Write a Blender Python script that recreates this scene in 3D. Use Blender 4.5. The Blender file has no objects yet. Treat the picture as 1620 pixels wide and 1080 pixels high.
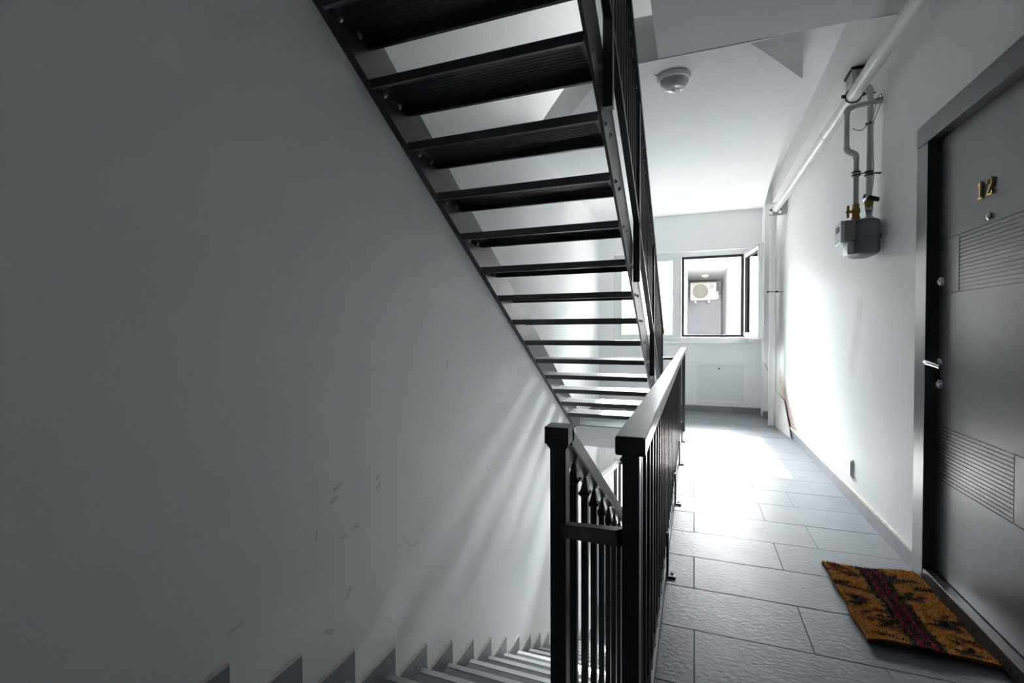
import bpy, bmesh, math, random
from mathutils import Vector, Matrix
random.seed(12)
sc = bpy.context.scene
COL = sc.collection

# ------------------------------------------------------------------ camera
def rad(d): return math.radians(d)
yaw, pitch, roll = rad(20.7003), rad(-1.2179), rad(-0.2312)
fw = Vector((-math.sin(yaw)*math.cos(pitch), math.cos(yaw)*math.cos(pitch), math.sin(pitch)))
rt = Vector((math.cos(yaw), math.sin(yaw), 0)); up = rt.cross(fw)
r2 = rt*math.cos(roll) + up*math.sin(roll); u2 = up*math.cos(roll) - rt*math.sin(roll)
cd = bpy.data.cameras.new('camera'); cam = bpy.data.objects.new('camera', cd); COL.objects.link(cam)
cam.matrix_world = Matrix(((r2.x, u2.x, -fw.x, 0), (r2.y, u2.y, -fw.y, 0), (r2.z, u2.z, -fw.z, 1.13), (0, 0, 0, 1)))
cd.sensor_width = 36; cd.lens = 760.92*36/1620; cd.clip_start = 0.02; cd.clip_end = 400
sc.camera = cam

# ------------------------------------------------------------------ world, sun, exposure
GLOW, GLOW_N = 12.0, 12.0
SKY, SUN, EXPO = 3.6, 22.0, 2.2
w = bpy.data.worlds.new('sky'); sc.world = w; w.use_nodes = True
bg = w.node_tree.nodes['Background']; bg.inputs[0].default_value = (0.94, 0.97, 1.0, 1); bg.inputs[1].default_value = SKY
sd = bpy.data.lights.new('sun', 'SUN'); sd.energy = SUN; sd.angle = rad(0.6); sd.color = (1, .965, .91)
so = bpy.data.objects.new('sun', sd); COL.objects.link(so)
sdir = Vector((0.032, -1, -0.675)).normalized()
so.rotation_euler = sdir.to_track_quat('-Z', 'Y').to_euler(); so.location = (0, 20, 15)
# hazy sky: even, with the broad pale glow haze makes around the sun
_nt = w.node_tree; _tc = _nt.nodes.new('ShaderNodeTexCoord'); _d = _nt.nodes.new('ShaderNodeVectorMath'); _d.operation = 'DOT_PRODUCT'
_d.inputs[1].default_value = -sdir; _nt.links.new(_tc.outputs['Generated'], _d.inputs[0])
_m = _nt.nodes.new('ShaderNodeMath'); _m.operation = 'MAXIMUM'; _m.inputs[1].default_value = 0; _nt.links.new(_d.outputs['Value'], _m.inputs[0])
_p = _nt.nodes.new('ShaderNodeMath'); _p.operation = 'POWER'; _p.inputs[1].default_value = GLOW_N; _nt.links.new(_m.outputs[0], _p.inputs[0])
_q = _nt.nodes.new('ShaderNodeMath'); _q.operation = 'MULTIPLY_ADD'; _q.inputs[1].default_value = SKY*GLOW; _q.inputs[2].default_value = SKY
_nt.links.new(_p.outputs[0], _q.inputs[0]); _nt.links.new(_q.outputs[0], bg.inputs[1])
sc.view_settings.view_transform = 'Standard'; sc.view_settings.look = 'None'
sc.view_settings.gamma = 1; sc.view_settings.use_curve_mapping = False
sc.view_settings.exposure = EXPO
cy = sc.cycles
cy.max_bounces = 14; cy.diffuse_bounces = 8; cy.glossy_bounces = 6; cy.transparent_max_bounces = 16
cy.caustics_reflective = False; cy.caustics_refractive = False; cy.sample_clamp_indirect = 8.0
def portal(z):
    l = bpy.data.lights.new('window_portal', 'AREA'); l.shape = 'RECTANGLE'; l.size = 1.81; l.size_y = 1.3
    l.cycles.is_portal = True
    o = bpy.data.objects.new('window_portal', l); COL.objects.link(o)
    o.location = (-.205, 7.55, z + 1.6); o.rotation_euler = (rad(-90), 0, 0)
for z in (0, -3.0, 3.0): portal(z)

# ------------------------------------------------------------------ materials
def mat(name, col, rough=.6, metal=0.0, bump=None, var=0.0, vscale=6.0, spec=.5, coat=0):
    m = bpy.data.materials.new(name); m.use_nodes = True
    nt = m.node_tree; b = nt.nodes['Principled BSDF']
    b.inputs['Base Color'].default_value = (*col, 1); b.inputs['Roughness'].default_value = rough
    b.inputs['Metallic'].default_value = metal; b.inputs['Specular IOR Level'].default_value = spec
    if coat: b.inputs['Coat Weight'].default_value = coat
    tc = nt.nodes.new('ShaderNodeTexCoord')
    if var:
        n = nt.nodes.new('ShaderNodeTexNoise'); n.inputs['Scale'].default_value = vscale; n.inputs['Detail'].default_value = 6
        nt.links.new(tc.outputs['Object'], n.inputs['Vector'])
        r = nt.nodes.new('ShaderNodeMapRange'); r.inputs[1].default_value = .3; r.inputs[2].default_value = .7
        r.inputs[3].default_value = 1-var; r.inputs[4].default_value = 1+var
        nt.links.new(n.outputs['Fac'], r.inputs[0])
        mx = nt.nodes.new('ShaderNodeVectorMath'); mx.operation = 'SCALE'; mx.inputs[0].default_value = col
        nt.links.new(r.outputs[0], mx.inputs['Scale']); nt.links.new(mx.outputs[0], b.inputs['Base Color'])
    if bump:
        sc_, st, stretch = bump
        mp = nt.nodes.new('ShaderNodeMapping'); mp.inputs['Scale'].default_value = stretch
        nt.links.new(tc.outputs['Object'], mp.inputs['Vector'])
        n2 = nt.nodes.new('ShaderNodeTexNoise'); n2.inputs['Scale'].default_value = sc_; n2.inputs['Detail'].default_value = 5
        nt.links.new(mp.outputs[0], n2.inputs['Vector'])
        bp = nt.nodes.new('ShaderNodeBump'); bp.inputs['Strength'].default_value = st; bp.inputs['Distance'].default_value = .01
        nt.links.new(n2.outputs['Fac'], bp.inputs['Height']); nt.links.new(bp.outputs[0], b.inputs['Normal'])
    return m

def math_node(nt, op, a, b=None):
    n = nt.nodes.new('ShaderNodeMath'); n.operation = op
    for i, v in enumerate((a, b)):
        if v is None: continue
        if isinstance(v, (int, float)): n.inputs[i].default_value = v
        else: nt.links.new(v, n.inputs[i])
    return n.outputs[0]

def add_marks(m, marks, col, strength, blur):
    """wear marks: short strokes (x,y,z)-(x,y,z) rubbed onto a wall, in world metres"""
    nt = m.node_tree; b = nt.nodes['Principled BSDF']
    geo = nt.nodes.new('ShaderNodeNewGeometry'); prev = None
    nz = nt.nodes.new('ShaderNodeTexNoise'); nz.inputs['Scale'].default_value = 60
    nt.links.new(geo.outputs['Position'], nz.inputs['Vector'])
    for p0, p1, wd in marks:
        p0 = Vector(p0); d = Vector(p1)-p0; L2 = max(d.length_squared, 1e-6)
        sub = nt.nodes.new('ShaderNodeVectorMath'); sub.operation = 'SUBTRACT'; sub.inputs[1].default_value = p0
        nt.links.new(geo.outputs['Position'], sub.inputs[0])
        dot = nt.nodes.new('ShaderNodeVectorMath'); dot.operation = 'DOT_PRODUCT'; dot.inputs[1].default_value = d/L2
        nt.links.new(sub.outputs[0], dot.inputs[0])
        cl = nt.nodes.new('ShaderNodeClamp'); nt.links.new(dot.outputs['Value'], cl.inputs[0])
        scl = nt.nodes.new('ShaderNodeVectorMath'); scl.operation = 'SCALE'; scl.inputs[0].default_value = d
        nt.links.new(cl.outputs[0], scl.inputs['Scale'])
        ds = nt.nodes.new('ShaderNodeVectorMath'); ds.operation = 'DISTANCE'
        nt.links.new(sub.outputs[0], ds.inputs[0]); nt.links.new(scl.outputs[0], ds.inputs[1])
        mr = nt.nodes.new('ShaderNodeMapRange'); mr.inputs[1].default_value = wd; mr.inputs[2].default_value = wd*blur
        mr.inputs[3].default_value = 1; mr.inputs[4].default_value = 0
        nt.links.new(ds.outputs['Value'], mr.inputs[0])
        prev = mr.outputs[0] if prev is None else math_node(nt, 'MAXIMUM', prev, mr.outputs[0])
    f = math_node(nt, 'MULTIPLY', prev, math_node(nt, 'MULTIPLY', nz.outputs['Fac'], strength*2))
    mix = nt.nodes.new('ShaderNodeMix'); mix.data_type = 'RGBA'
    nt.links.new(f, mix.inputs[0])
    if b.inputs['Base Color'].links:
        nt.links.new(b.inputs['Base Color'].links[0].from_socket, mix.inputs[6])
    else: mix.inputs[6].default_value = b.inputs['Base Color'].default_value
    mix.inputs[7].default_value = (*col, 1)
    nt.links.new(mix.outputs[2], b.inputs['Base Color'])

WHITE = (.885, .895, .895)
M = {}
M['plaster'] = mat('white_plaster', WHITE, .7, bump=(90, .08, (1, 1, 1)), var=.015, vscale=2)
M['plaster_left'] = mat('white_plaster_scuffed', WHITE, .55, bump=(70, .08, (1, 1, 1)), var=.02, vscale=1.5)
M['plaster_right'] = mat('white_plaster_stained', WHITE, .6, bump=(80, .08, (1, 1, 1)), var=.015, vscale=2)
M['soffit'] = mat('soffit_grey', (.60, .61, .615), .75, var=.02, vscale=3)  # near ceiling's darker tone, set in its base colour
M['cream'] = mat('rough_plaster_lip', (.70, .66, .58), .85, bump=(160, .5, (1, 1, 1)), var=.15, vscale=40)
M['tile'] = mat('slate_tile', (.19, .207, .225), .38, bump=(48, .3, (1, 1.8, 1)), var=.10, vscale=5, spec=.34)
M['skirt_tile'] = mat('skirting_tile', (.25, .27, .29), .5, bump=(30, .2, (1, 1, 1)), var=.10, vscale=8)
M['grout'] = mat('dark_grout', (.10, .11, .12), .9)
M['black'] = mat('black_powder_coat', (.012, .013, .015), .33, bump=(300, .05, (1, 1, 1)))
M['tread'] = mat('black_sheet_steel', (.016, .018, .022), .30, bump=(60, .06, (.05, 3, 1)), var=.25, vscale=9, spec=.9, coat=.5)
M['stringer'] = mat('dark_steel_plate', (.055, .055, .06), .36, metal=.35, bump=(40, .05, (1, 1, 1)), var=.12, vscale=5)
M['bolt'] = mat('zinc_bolt', (.30, .30, .31), .4, metal=.9)
M['door'] = mat('graphite_door_film', (.06, .067, .073), .39, bump=(260, .04, (1, 1, .15)), var=.12, vscale=6, spec=.9)
M['door_edge'] = mat('graphite_casing', (.055, .06, .065), .36, bump=(200, .05, (1, 1, .1)), var=.08)
M['steel'] = mat('brushed_steel', (.55, .56, .57), .3, metal=1.0)
M['chrome'] = mat('chrome', (.75, .75, .76), .12, metal=1.0)
M['brass'] = mat('brass', (.72, .53, .25), .28, metal=1.0)
M['brass_dull'] = mat('dull_brass', (.42, .27, .09), .45, metal=.8, var=.2, vscale=40)
M['dark'] = mat('dark_hole', (.006, .006, .007), .6)
M['threshold'] = mat('dark_threshold_steel', (.10, .10, .105), .3, metal=.8, var=.3, vscale=12)
M['pipe'] = mat('white_pipe_paint', (.74, .74, .71), .3, var=.02)
M['pipe_old'] = mat('grey_white_pipe_paint', (.60, .61, .58), .4, var=.04)
M['galv'] = mat('galvanised_sheet', (.42, .44, .43), .42, metal=.6, var=.1, vscale=20)
M['meter'] = mat('meter_blue_grey', (.16, .19, .22), .45, var=.06, vscale=12)
M['meter_grey'] = mat('meter_index_grey', (.30, .31, .30), .5)
M['clearplastic'] = mat('pale_glossy_plastic', (.66, .70, .78), .12, coat=.5)
M['upvc'] = mat('white_upvc', (.82, .83, .84), .3)
M['gasket'] = mat('black_gasket', (.03, .03, .035), .5)
M['panelpaint'] = mat('panel_paint', (.79, .81, .81), .42)
M['plastic'] = mat('ivory_plastic', (.76, .77, .72), .4)
M['lampglass'] = mat('frosted_lamp_glass', (.52, .55, .55), .12, coat=.4)
M['board'] = mat('white_board', (.76, .75, .71), .55, var=.03)
M['cable'] = mat('grey_cable', (.30, .30, .27), .5)
M['wire'] = mat('rusty_wire', (.30, .15, .09), .6)
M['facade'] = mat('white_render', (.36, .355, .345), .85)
M['sky_blocker'] = mat('pale_sky_blocker', (.6, .59, .57), .85)
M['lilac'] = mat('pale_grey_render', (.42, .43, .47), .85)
M['acwhite'] = mat('ac_white', (.78, .76, .72), .5)
M['acgrille'] = mat('ac_grille', (.50, .46, .40), .6)
M['ground'] = mat('pale_ground', (.25, .245, .23), .9, var=.1, vscale=.3)
M['leaf'] = mat('leaf_green', (.16, .22, .08), .7, var=.3, vscale=2)
M['trunk'] = mat('bark', (.14, .10, .07), .8)

def glass():
    m = bpy.data.materials.new('window_glass'); m.use_nodes = True; nt = m.node_tree
    nt.nodes.remove(nt.nodes['Principled BSDF']); out = nt.nodes['Material Output']
    t = nt.nodes.new('ShaderNodeBsdfTransparent'); t.inputs[0].default_value = (.80, .82, .81, 1)
    g = nt.nodes.new('ShaderNodeBsdfGlossy'); g.inputs['Roughness'].default_value = .01
    fr = nt.nodes.new('ShaderNodeFresnel'); fr.inputs[0].default_value = 1.45
    mx = nt.nodes.new('ShaderNodeMixShader')
    nt.links.new(fr.outputs[0], mx.inputs[0]); nt.links.new(t.outputs[0], mx.inputs[1]); nt.links.new(g.outputs[0], mx.inputs[2])
    nt.links.new(mx.outputs[0], out.inputs[0]); return m
M['glass'] = glass()
XL = -1.327
add_marks(M['plaster_left'], [((XL, 1.52, .505), (XL, 1.55, .52), .004), ((XL, 1.50, .46), (XL, 1.53, .475), .004),
    ((XL, 1.79, .47), (XL, 1.81, .48), .003), ((XL, 1.79, .43), (XL, 1.81, .44), .003),
    ((XL, 1.98, .15), (XL, 2.06, .05), .0012), ((XL, 2.06, .05), (XL, 2.12, .05), .0012), ((XL, 2.12, .05), (XL, 2.21, .11), .0012),
    ((XL, 1.58, .04), (XL, 1.61, .07), .003), ((XL, 1.46, -.03), (XL, 1.50, -.05), .004), ((XL, 1.55, .30), (XL, 1.58, .30), .002),
    ((XL, 1.63, .31), (XL, 1.66, .31), .002), ((XL, 1.05, .21), (XL, 1.10, .215), .002), ((XL, 2.45, .92), (XL, 2.455, .95), .004),
    ((XL, 1.42, .35), (XL, 1.42, .38), .002), ((XL, 3.0, .20), (XL, 3.06, .15), .002)], (.36, .35, .34), .38, 3.0)
add_marks(M['plaster_right'], [((.975, 5.62, .06), (.975, 6.5, .50), .04)], (.30, .16, .09), .7, 5.0)
add_marks(M['plaster_right'], [((.975, 3.6, 1.25), (.975, 3.75, .9), .02), ((.975, 4.6, 1.1), (.975, 4.7, 1.05), .02)], (.5, .49, .46), .25, 6.0)
# per-tile tone
def tile_random(m, amt):
    nt = m.node_tree; b = nt.nodes['Principled BSDF']; src = b.inputs['Base Color'].links[0].from_socket
    oi = nt.nodes.new('ShaderNodeObjectInfo'); mr = nt.nodes.new('ShaderNodeMapRange')
    mr.inputs[3].default_value = 1-amt; mr.inputs[4].default_value = 1+amt
    nt.links.new(oi.outputs['Random'], mr.inputs[0])
    v = nt.nodes.new('ShaderNodeVectorMath'); v.operation = 'SCALE'
    nt.links.new(src, v.inputs[0]); nt.links.new(mr.outputs[0], v.inputs['Scale']); nt.links.new(v.outputs[0], b.inputs['Base Color'])
tile_random(M['tile'], .06)

# ------------------------------------------------------------------ mesh helpers
class MB:
    def __init__(s): s.v = []; s.f = []; s.m = []; s.sm = []
    def add(s, vs, fs, mi=0, smooth=False):
        k = len(s.v); s.v += [tuple(p) for p in vs]
        for f in fs: s.f.append([i+k for i in f]); s.m.append(mi); s.sm.append(smooth)
        return s
    def box(s, x0, x1, y0, y1, z0, z1, mi=0):
        return s.add([(x0,y0,z0),(x1,y0,z0),(x1,y1,z0),(x0,y1,z0),(x0,y0,z1),(x1,y0,z1),(x1,y1,z1),(x0,y1,z1)],
            [(0,3,2,1),(4,5,6,7),(0,1,5,4),(1,2,6,5),(2,3,7,6),(3,0,4,7)], mi)
    def prism(s, pts, axis, a, b, mi=0):
        """pts: 2-D polygon in the two other axes (in x,y,z order), counter-clockwise or not"""
        def P(p, c): q = list(p); q.insert(axis, c); return q
        n = len(pts)
        vs = [P(p, a) for p in pts]+[P(p, b) for p in pts]
        return s.add(vs, [list(range(n))[::-1], list(range(n, 2*n))]+[(i, (i+1) % n, n+(i+1) % n, n+i) for i in range(n)], mi)
    def hexa(s, p): # 8 points: bottom 4, top 4
        return s.add(p, [(0,3,2,1),(4,5,6,7),(0,1,5,4),(1,2,6,5),(2,3,7,6),(3,0,4,7)])
    def tube(s, path, r, n=12, mi=0, caps=True, smooth=True, square=False):
        path = [Vector(p) for p in path]; rings = []
        ref = None
        for i, p in enumerate(path):
            t = (path[min(i+1, len(path)-1)]-path[max(i-1, 0)]).normalized()
            if ref is None:
                ref = Vector((0, 0, 1)) if abs(t.z) < .9 else Vector((1, 0, 0))
            a = (ref-t*ref.dot(t)).normalized(); b = t.cross(a); ref = a
            rr = r[i] if isinstance(r, (list, tuple)) else r
            k = 4 if square else n
            rings.append([p+(a*math.cos(2*math.pi*(j+(.5 if square else 0))/k)+b*math.sin(2*math.pi*(j+(.5 if square else 0))/k))*rr*(math.sqrt(2) if square else 1) for j in range(k)])
        k = len(rings[0]); vs = [v for R in rings for v in R]; fs = []
        for i in range(len(rings)-1):
            for j in range(k): fs.append((i*k+j, i*k+(j+1) % k, (i+1)*k+(j+1) % k, (i+1)*k+j))
        s.add(vs, fs, mi, smooth and not square)
        if caps:
            s.add(rings[0], [list(range(k))[::-1]], mi); s.add(rings[-1], [list(range(k))], mi)
        return s
    def cyl(s, p0, p1, r, n=16, mi=0): return s.tube([p0, p1], r, n, mi)
    def lathe(s, prof, c, axis, n=28, mi=0):
        """prof: (radius, height) pairs along axis direction from c"""
        ax = Vector(axis).normalized(); a = ax.orthogonal().normalized(); b = ax.cross(a); c = Vector(c)
        vs = []
        for r, h in prof:
            for j in range(n):
                t = 2*math.pi*j/n; vs.append(c+ax*h+(a*math.cos(t)+b*math.sin(t))*r)
        fs = [(i*n+j, i*n+(j+1) % n, (i+1)*n+(j+1) % n, (i+1)*n+j) for i in range(len(prof)-1) for j in range(n)]
        s.add(vs, fs, mi, True)
        return s
    def mesh(s, name, mats, off=(0, 0, 0), fix=True):
        me = bpy.data.meshes.new(name); o = Vector(off)
        me.from_pydata([tuple(Vector(p)-o) for p in s.v], [], s.f)
        for m in (mats if isinstance(mats, (list, tuple)) else [mats]): me.materials.append(m)
        me.polygons.foreach_set('material_index', s.m); me.polygons.foreach_set('use_smooth', s.sm)
        if fix:
            bm = bmesh.new(); bm.from_mesh(me); bmesh.ops.recalc_face_normals(bm, faces=bm.faces); bm.to_mesh(me); bm.free()
        me.update(); return me

def wpos(o):
    p = Vector((0, 0, 0))
    while o: p += o.location; o = o.parent
    return p
def put(name, me, parent=None, loc=(0, 0, 0), label=None, cat=None, group=None, kind=None, bevel=0):
    o = bpy.data.objects.new(name, me); COL.objects.link(o)
    if parent: o.parent = parent; o.location = Vector(loc)-wpos(parent)
    else: o.location = loc
    if label: o['label'] = label
    if cat: o['category'] = cat
    if group: o['group'] = group
    if kind: o['kind'] = kind
    if bevel:
        b = o.modifiers.new('bevel', 'BEVEL'); b.width = bevel; b.segments = 2; b.limit_method = 'ANGLE'; b.angle_limit = rad(40)
    return o
def part(name, mb, m, parent=None, origin=None, **k):
    if origin is None:
        xs = [p[0] for p in mb.v]; ys = [p[1] for p in mb.v]; zs = [p[2] for p in mb.v]
        origin = ((min(xs)+max(xs))/2, (min(ys)+max(ys))/2, min(zs))
    return put(name, mb.mesh(name, m, origin), parent, origin, **k)
def thing(name, loc, label=None, cat=None, group=None, kind=None):
    return put(name, None, None, loc, label, cat, group, kind)

# ------------------------------------------------------------------ building shell
XR, YF = .975, 7.2
WINZ0, WINZ1, WINX0, WINX1 = .97, 2.235, -1.11, .70
part('wall_left', MB().box(XL-.25, XL, -1.5, YF+.3, -3.25, 5.9), M['plaster_left'], kind='structure')
b = MB()
DY0, DY1, DZ = 1.69, 2.70, 2.0           # door opening
b.box(XR, XR+.25, -1.5, DY0, -3.25, 5.9); b.box(XR, XR+.25, DY1, YF+.3, -3.25, 5.9)
b.box(XR, XR+.25, DY0, DY1, -3.25, 0); b.box(XR, XR+.25, DY0, DY1, DZ, 5.9); b.box(XR+.12, XR+.25, DY0, DY1, 0, DZ)
part('wall_right', b, M['plaster_right'], kind='structure')
b = MB()
b.box(XL, WINX0, YF, YF+.3, -3.25, 5.9); b.box(WINX1, XR, YF, YF+.3, -3.25, 5.9)
for z0, z1 in ((-3.25, WINZ0-3), (WINZ1-3, WINZ0), (WINZ1, WINZ0+3), (WINZ1+3, 5.9)): b.box(WINX0, WINX1, YF, YF+.3, z0, z1)
part('wall_far', b, M['plaster'], kind='structure')
part('wall_near', MB().box(XL-.25, XR+.25, -1.75, -1.5, -3.25, 5.9), M['plaster'], kind='structure')
part('wall_pilaster', MB().box(.845, XR, 6.95, YF, -3.0, 4.2), M['plaster'], kind='structure')
# floor slabs
b = MB()
b.box(XL, XR, -1.5, .945, -.25, -.012); b.box(-.137, XR, .945, 5.69, -.25, -.012); b.box(XL, XR, 5.69, YF, -.25, -.012)
b.box(-.137, -.117, .945, 5.69, -.012, -.004)
floor = part('floor', b, M['plaster'], kind='structure')
b = MB(); b.box(XL, XR, -1.5, .95, -.0119, -.0035); b.box(-.117, XR, .95, 5.70, -.0119, -.0035); b.box(XL, XR, 5.70, YF, -.0119, -.0035)
part('grout_bed', b, M['grout'], floor)
# floor tiles, 602 x 310, half bond, each one a piece
PITCH, G = .3135, .0022
def zone(y):    # x-range of the floor at a row
    return (-.115 if .95 < y < 5.69 else XL+.002)
tile_mesh = {}
def tile(x0, x1, y0, y1):
    key = (round(x1-x0, 3), round(y1-y0, 3))
    if key not in tile_mesh:
        lx, ly = x1-x0, y1-y0; e = .0018
        m = MB(); m.add([(0,0,0),(lx,0,0),(lx,ly,0),(0,ly,0),(0,0,.0105),(lx,0,.0105),(lx,ly,.0105),(0,ly,.0105),
                         (e,e,.012),(lx-e,e,.012),(lx-e,ly-e,.012),(e,ly-e,.012)],
            [(0,3,2,1),(0,1,5,4),(1,2,6,5),(2,3,7,6),(3,0,4,7),(4,5,9,8),(5,6,10,9),(6,7,11,10),(7,4,8,11),(8,9,10,11)])
        tile_mesh[key] = m.mesh('tile', M['tile'])
    put('tile', tile_mesh[key], floor, (x0, y0, -.012+random.uniform(-.0004, .0004)))
k = -5
while True:
    y0 = 1.606+PITCH*k; y1 = y0+PITCH
    if y0 > YF-.02: break
    # rows are split where the slab outline changes
    cuts = [max(y0+G/2, -.2), min(y1-G/2, YF-.003)]
    segs = [cuts]
    for yc in (.957, 5.693):
        segs = [s2 for s in segs for s2 in ([(s[0], yc), (yc, s[1])] if s[0] < yc < s[1] else [s])]
    for s0, s1 in segs:
        if s1-s0 < .012: continue
        xmin = zone((s0+s1)/2); off = .005 if k % 2 == 0 else .40
        j = math.floor((xmin-off)/.602)
        while True:
            a = max(off+.602*j+G/2, xmin); c = min(off+.602*(j+1)-G/2, XR-.001)
            if a > XR-.02: break
            if c-a > .02: tile(a, c, s0, s1)
            j += 1
    k += 1
# ceilings
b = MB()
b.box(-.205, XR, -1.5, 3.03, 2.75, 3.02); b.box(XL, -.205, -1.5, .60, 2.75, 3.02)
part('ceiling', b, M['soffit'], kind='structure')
b = MB()
b.prism([(XL, 4.25), (-.508, 3.03), (.285, 3.03), (.653, 3.604), (.80, 6.3), (.845, 6.95), (.845, YF), (XL, YF)], 2, 2.75, 3.0)
b.box(XL+.4, .40, 3.03, 3.04, 2.746, 2.75)
cf = part('ceiling', b, M['plaster'], kind='structure')
part('plaster_band', MB().prism([(-.508, 3.031), (.285, 3.031), (.36, 3.145), (-.58, 3.135)], 2, 2.7455, 2.75), M['plaster'], cf)
part('floor', MB().box(-.205, XR, 3.03, YF, 3.0, 3.02).prism([(XL, 4.25), (-.508, 3.03), (-.205, 3.03), (-.205, YF), (XL, YF)], 2, 3.0, 3.02), M['plaster'], kind='structure')  # floor of the storey above
part('trim_1', MB().prism([(.855, 3.045), (XR, 3.045), (XR, 6.95), (.93, 6.95)], 2, 2.75, 2.9995), M['plaster'], kind='structure')       # boxed soffit above the riser
part('sun_blocker_slab', MB().box(-6, 6, YF+.3, YF+4.2, 5.25, 5.45), M['plaster'], kind='structure')  # unseen overhang, added to keep sun out of the upper window
part('ceiling', MB().box(XL-.25, XR+.25, -1.75, YF+.3, 5.9, 6.1), M['plaster'], kind='structure')  # roof of the stairwell
part('floor', MB().box(XL-.25, XR+.25, -1.75, YF+.3, -3.25, -3.0), M['skirt_tile'], kind='structure')  # floor of the storey below

# baseboards, tile by tile with a rough plaster lip above
def baseboard(name, segs, axis):
    """segs: runs (a0,a1, face, depth direction) along axis"""
    root = None
    lip = MB()
    for (a0, a1, f, sgn) in segs:
        if axis == 1: lip.box(min(f, f+sgn*.014), max(f, f+sgn*.014), a0, a1, .083, .094)
        else: lip.box(a0, a1, min(f, f+sgn*.014), max(f, f+sgn*.014), .083, .094)
    root = part(name, lip, M['cream'], kind='structure')
    for (a0, a1, f, sgn) in segs:
        p = a0
        while p < a1-.01:
            q = min(p+.60, a1); m = MB()
            if axis == 1: m.box(min(f, f+sgn*.011), max(f, f+sgn*.011), p+.001, q-.001, .0005, .083)
            else: m.box(p+.001, q-.001, min(f, f+sgn*.011), max(f, f+sgn*.011), .0005, .083)
            part('skirting_tile', m, M['skirt_tile'], root); p = q
    return root
baseboard('baseboard_right', [(2.755, 6.95, XR, -1), (-1.5, 1.63, XR, -1)], 1)
baseboard('baseboard_far', [(XL, .845, YF, -1), (.834, XR, 6.95, -1)], 0)
baseboard('baseboard_left', [(5.70, YF, XL, 1), (-1.5, .77, XL, 1)], 1)

# ------------------------------------------------------------------ windows of the far wall (three storeys)
def bars(x0, x1, y0, y1, z0, z1, t):
    m = MB(); m.box(x0, x0+t, y0, y1, z0, z1); m.box(x1-t, x1, y0, y1, z0, z1)
    m.box(x0+t, x1-t, y0, y1, z0, z0+t); m.box(x0+t, x1-t, y0, y1, z1-t, z1); return m
def window(n, dz, side):
    root = thing('window_%d' % n, (0, YF+.1, WINZ0+dz), kind='structure')
    fy0, fy1 = YF+.06, YF+.13
    m = bars(WINX0, WINX1, fy0, fy1, WINZ0+dz, WINZ1+dz, .065)
    m.box(-.245, -.165, fy0, fy1, WINZ0+dz+.065, WINZ1+dz-.065)
    part('window_frame', m, M['upvc'], root, bevel=.004)
    m = MB().box(WINX0-.04, WINX1+.05, YF-.035, YF+.06, WINZ0+dz-.028, WINZ0+dz)
    part('window_sill', m, M['upvc'], root, bevel=.004)
    # rebate seals round the opening casement
    if side == 'right': ox0, ox1, px0, px1 = -.165, .635, -1.045, -.245
    else: ox0, ox1, px0, px1 = -1.045, -.245, -.165, .635
    z0, z1 = WINZ0+dz+.065, WINZ1+dz-.065
    part('rubber_seal', bars(ox0+.002, ox1-.002, fy0-.004, fy0+.02, z0+.002, z1-.002, .034), M['gasket'], root)
    part('fixed_sash', bars(px0, px1, fy0+.01, fy1-.005, z0, z1, .045), M['upvc'], root, bevel=.003)
    part('pane', MB().box(px0+.04, px1-.04, fy0+.035, fy0+.043, z0+.04, z1-.04), M['glass'], root)
    # open casement: built closed about its hinge, then swung
    W = ox1-ox0; T = .046; fr = .075
    hx = ox1 if side == 'right' else ox0
    sg = -1 if side == 'right' else 1
    ang = (rad(97.0) if side == 'right' else rad(-98))
    def swing(mb):
        R = Matrix.Rotation(ang, 3, 'Z'); h = Vector((hx, fy0-.005, 0))
        mb.v = [tuple(R@(Vector((p[0]*sg, p[1], p[2])))+h) for p in mb.v]; return mb
    H0, H1 = z0-.012, z1+.012
    m = MB(); m.box(0, fr, -T, 0, H0, H1); m.box(W-fr, W, -T, 0, H0, H1); m.box(fr, W-fr, -T, 0, H0, H0+fr); m.box(fr, W-fr, -T, 0, H1-fr, H1)
    sash = part('casement_sash', swing(m), M['upvc'], root, bevel=.004)
    m = MB(); t = .012
    for a, c2, e, f2 in ((t, .022, H0+t, H1-t), (W-.022, W-t, H0+t, H1-t)): m.box(a, c2, .0, .004, e, f2)
    m.box(.022, W-.022, 0, .004, H0+t, H0+.022); m.box(.022, W-.022, 0, .004, H1-.022, H1-t)
    part('sash_seal', swing(m), M['gasket'], sash)
    m = MB(); i = fr
    m.box(i, i+.006, -.012, .001, H0+i, H1-i); m.box(W-i-.006, W-i, -.012, .001, H0+i, H1-i)
    m.box(i, W-i, -.012, .001, H0+i, H0+i+.006); m.box(i, W-i, -.012, .001, H1-i-.006, H1-i)
    part('glazing_bead', swing(m), M['gasket'], sash)
    part('pane', swing(MB().box(fr-.005, W-fr+.005, -T*.6, -T*.6+.008, H0+fr-.005, H1-fr+.005)), M['glass'], sash)
    m = MB().box(W-.05, W-.02, -T-.012, -T, (H0+H1)/2-.07, (H0+H1)/2+.07); m.box(W-.135, W-.02, -T-.035, -T-.018, (H0+H1)/2-.012, (H0+H1)/2+.012)
    m.box(W-.045, W-.025, -T-.03, -T, (H0+H1)/2-.012, (H0+H1)/2+.012)
    part('window_handle', swing(m), M['upvc'], sash, bevel=.003)
    m = MB()
    for zz in (H0+.03, H1-.07): m.cyl((hx, fy0-.012, zz), (hx, fy0-.012, zz+.06), .008, 10)
    part('hinge', m, M['steel'], root)
    return root
window(1, 0, 'right'); window(2, -3.0, 'left'); window(3, 3.0, 'right')

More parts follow.
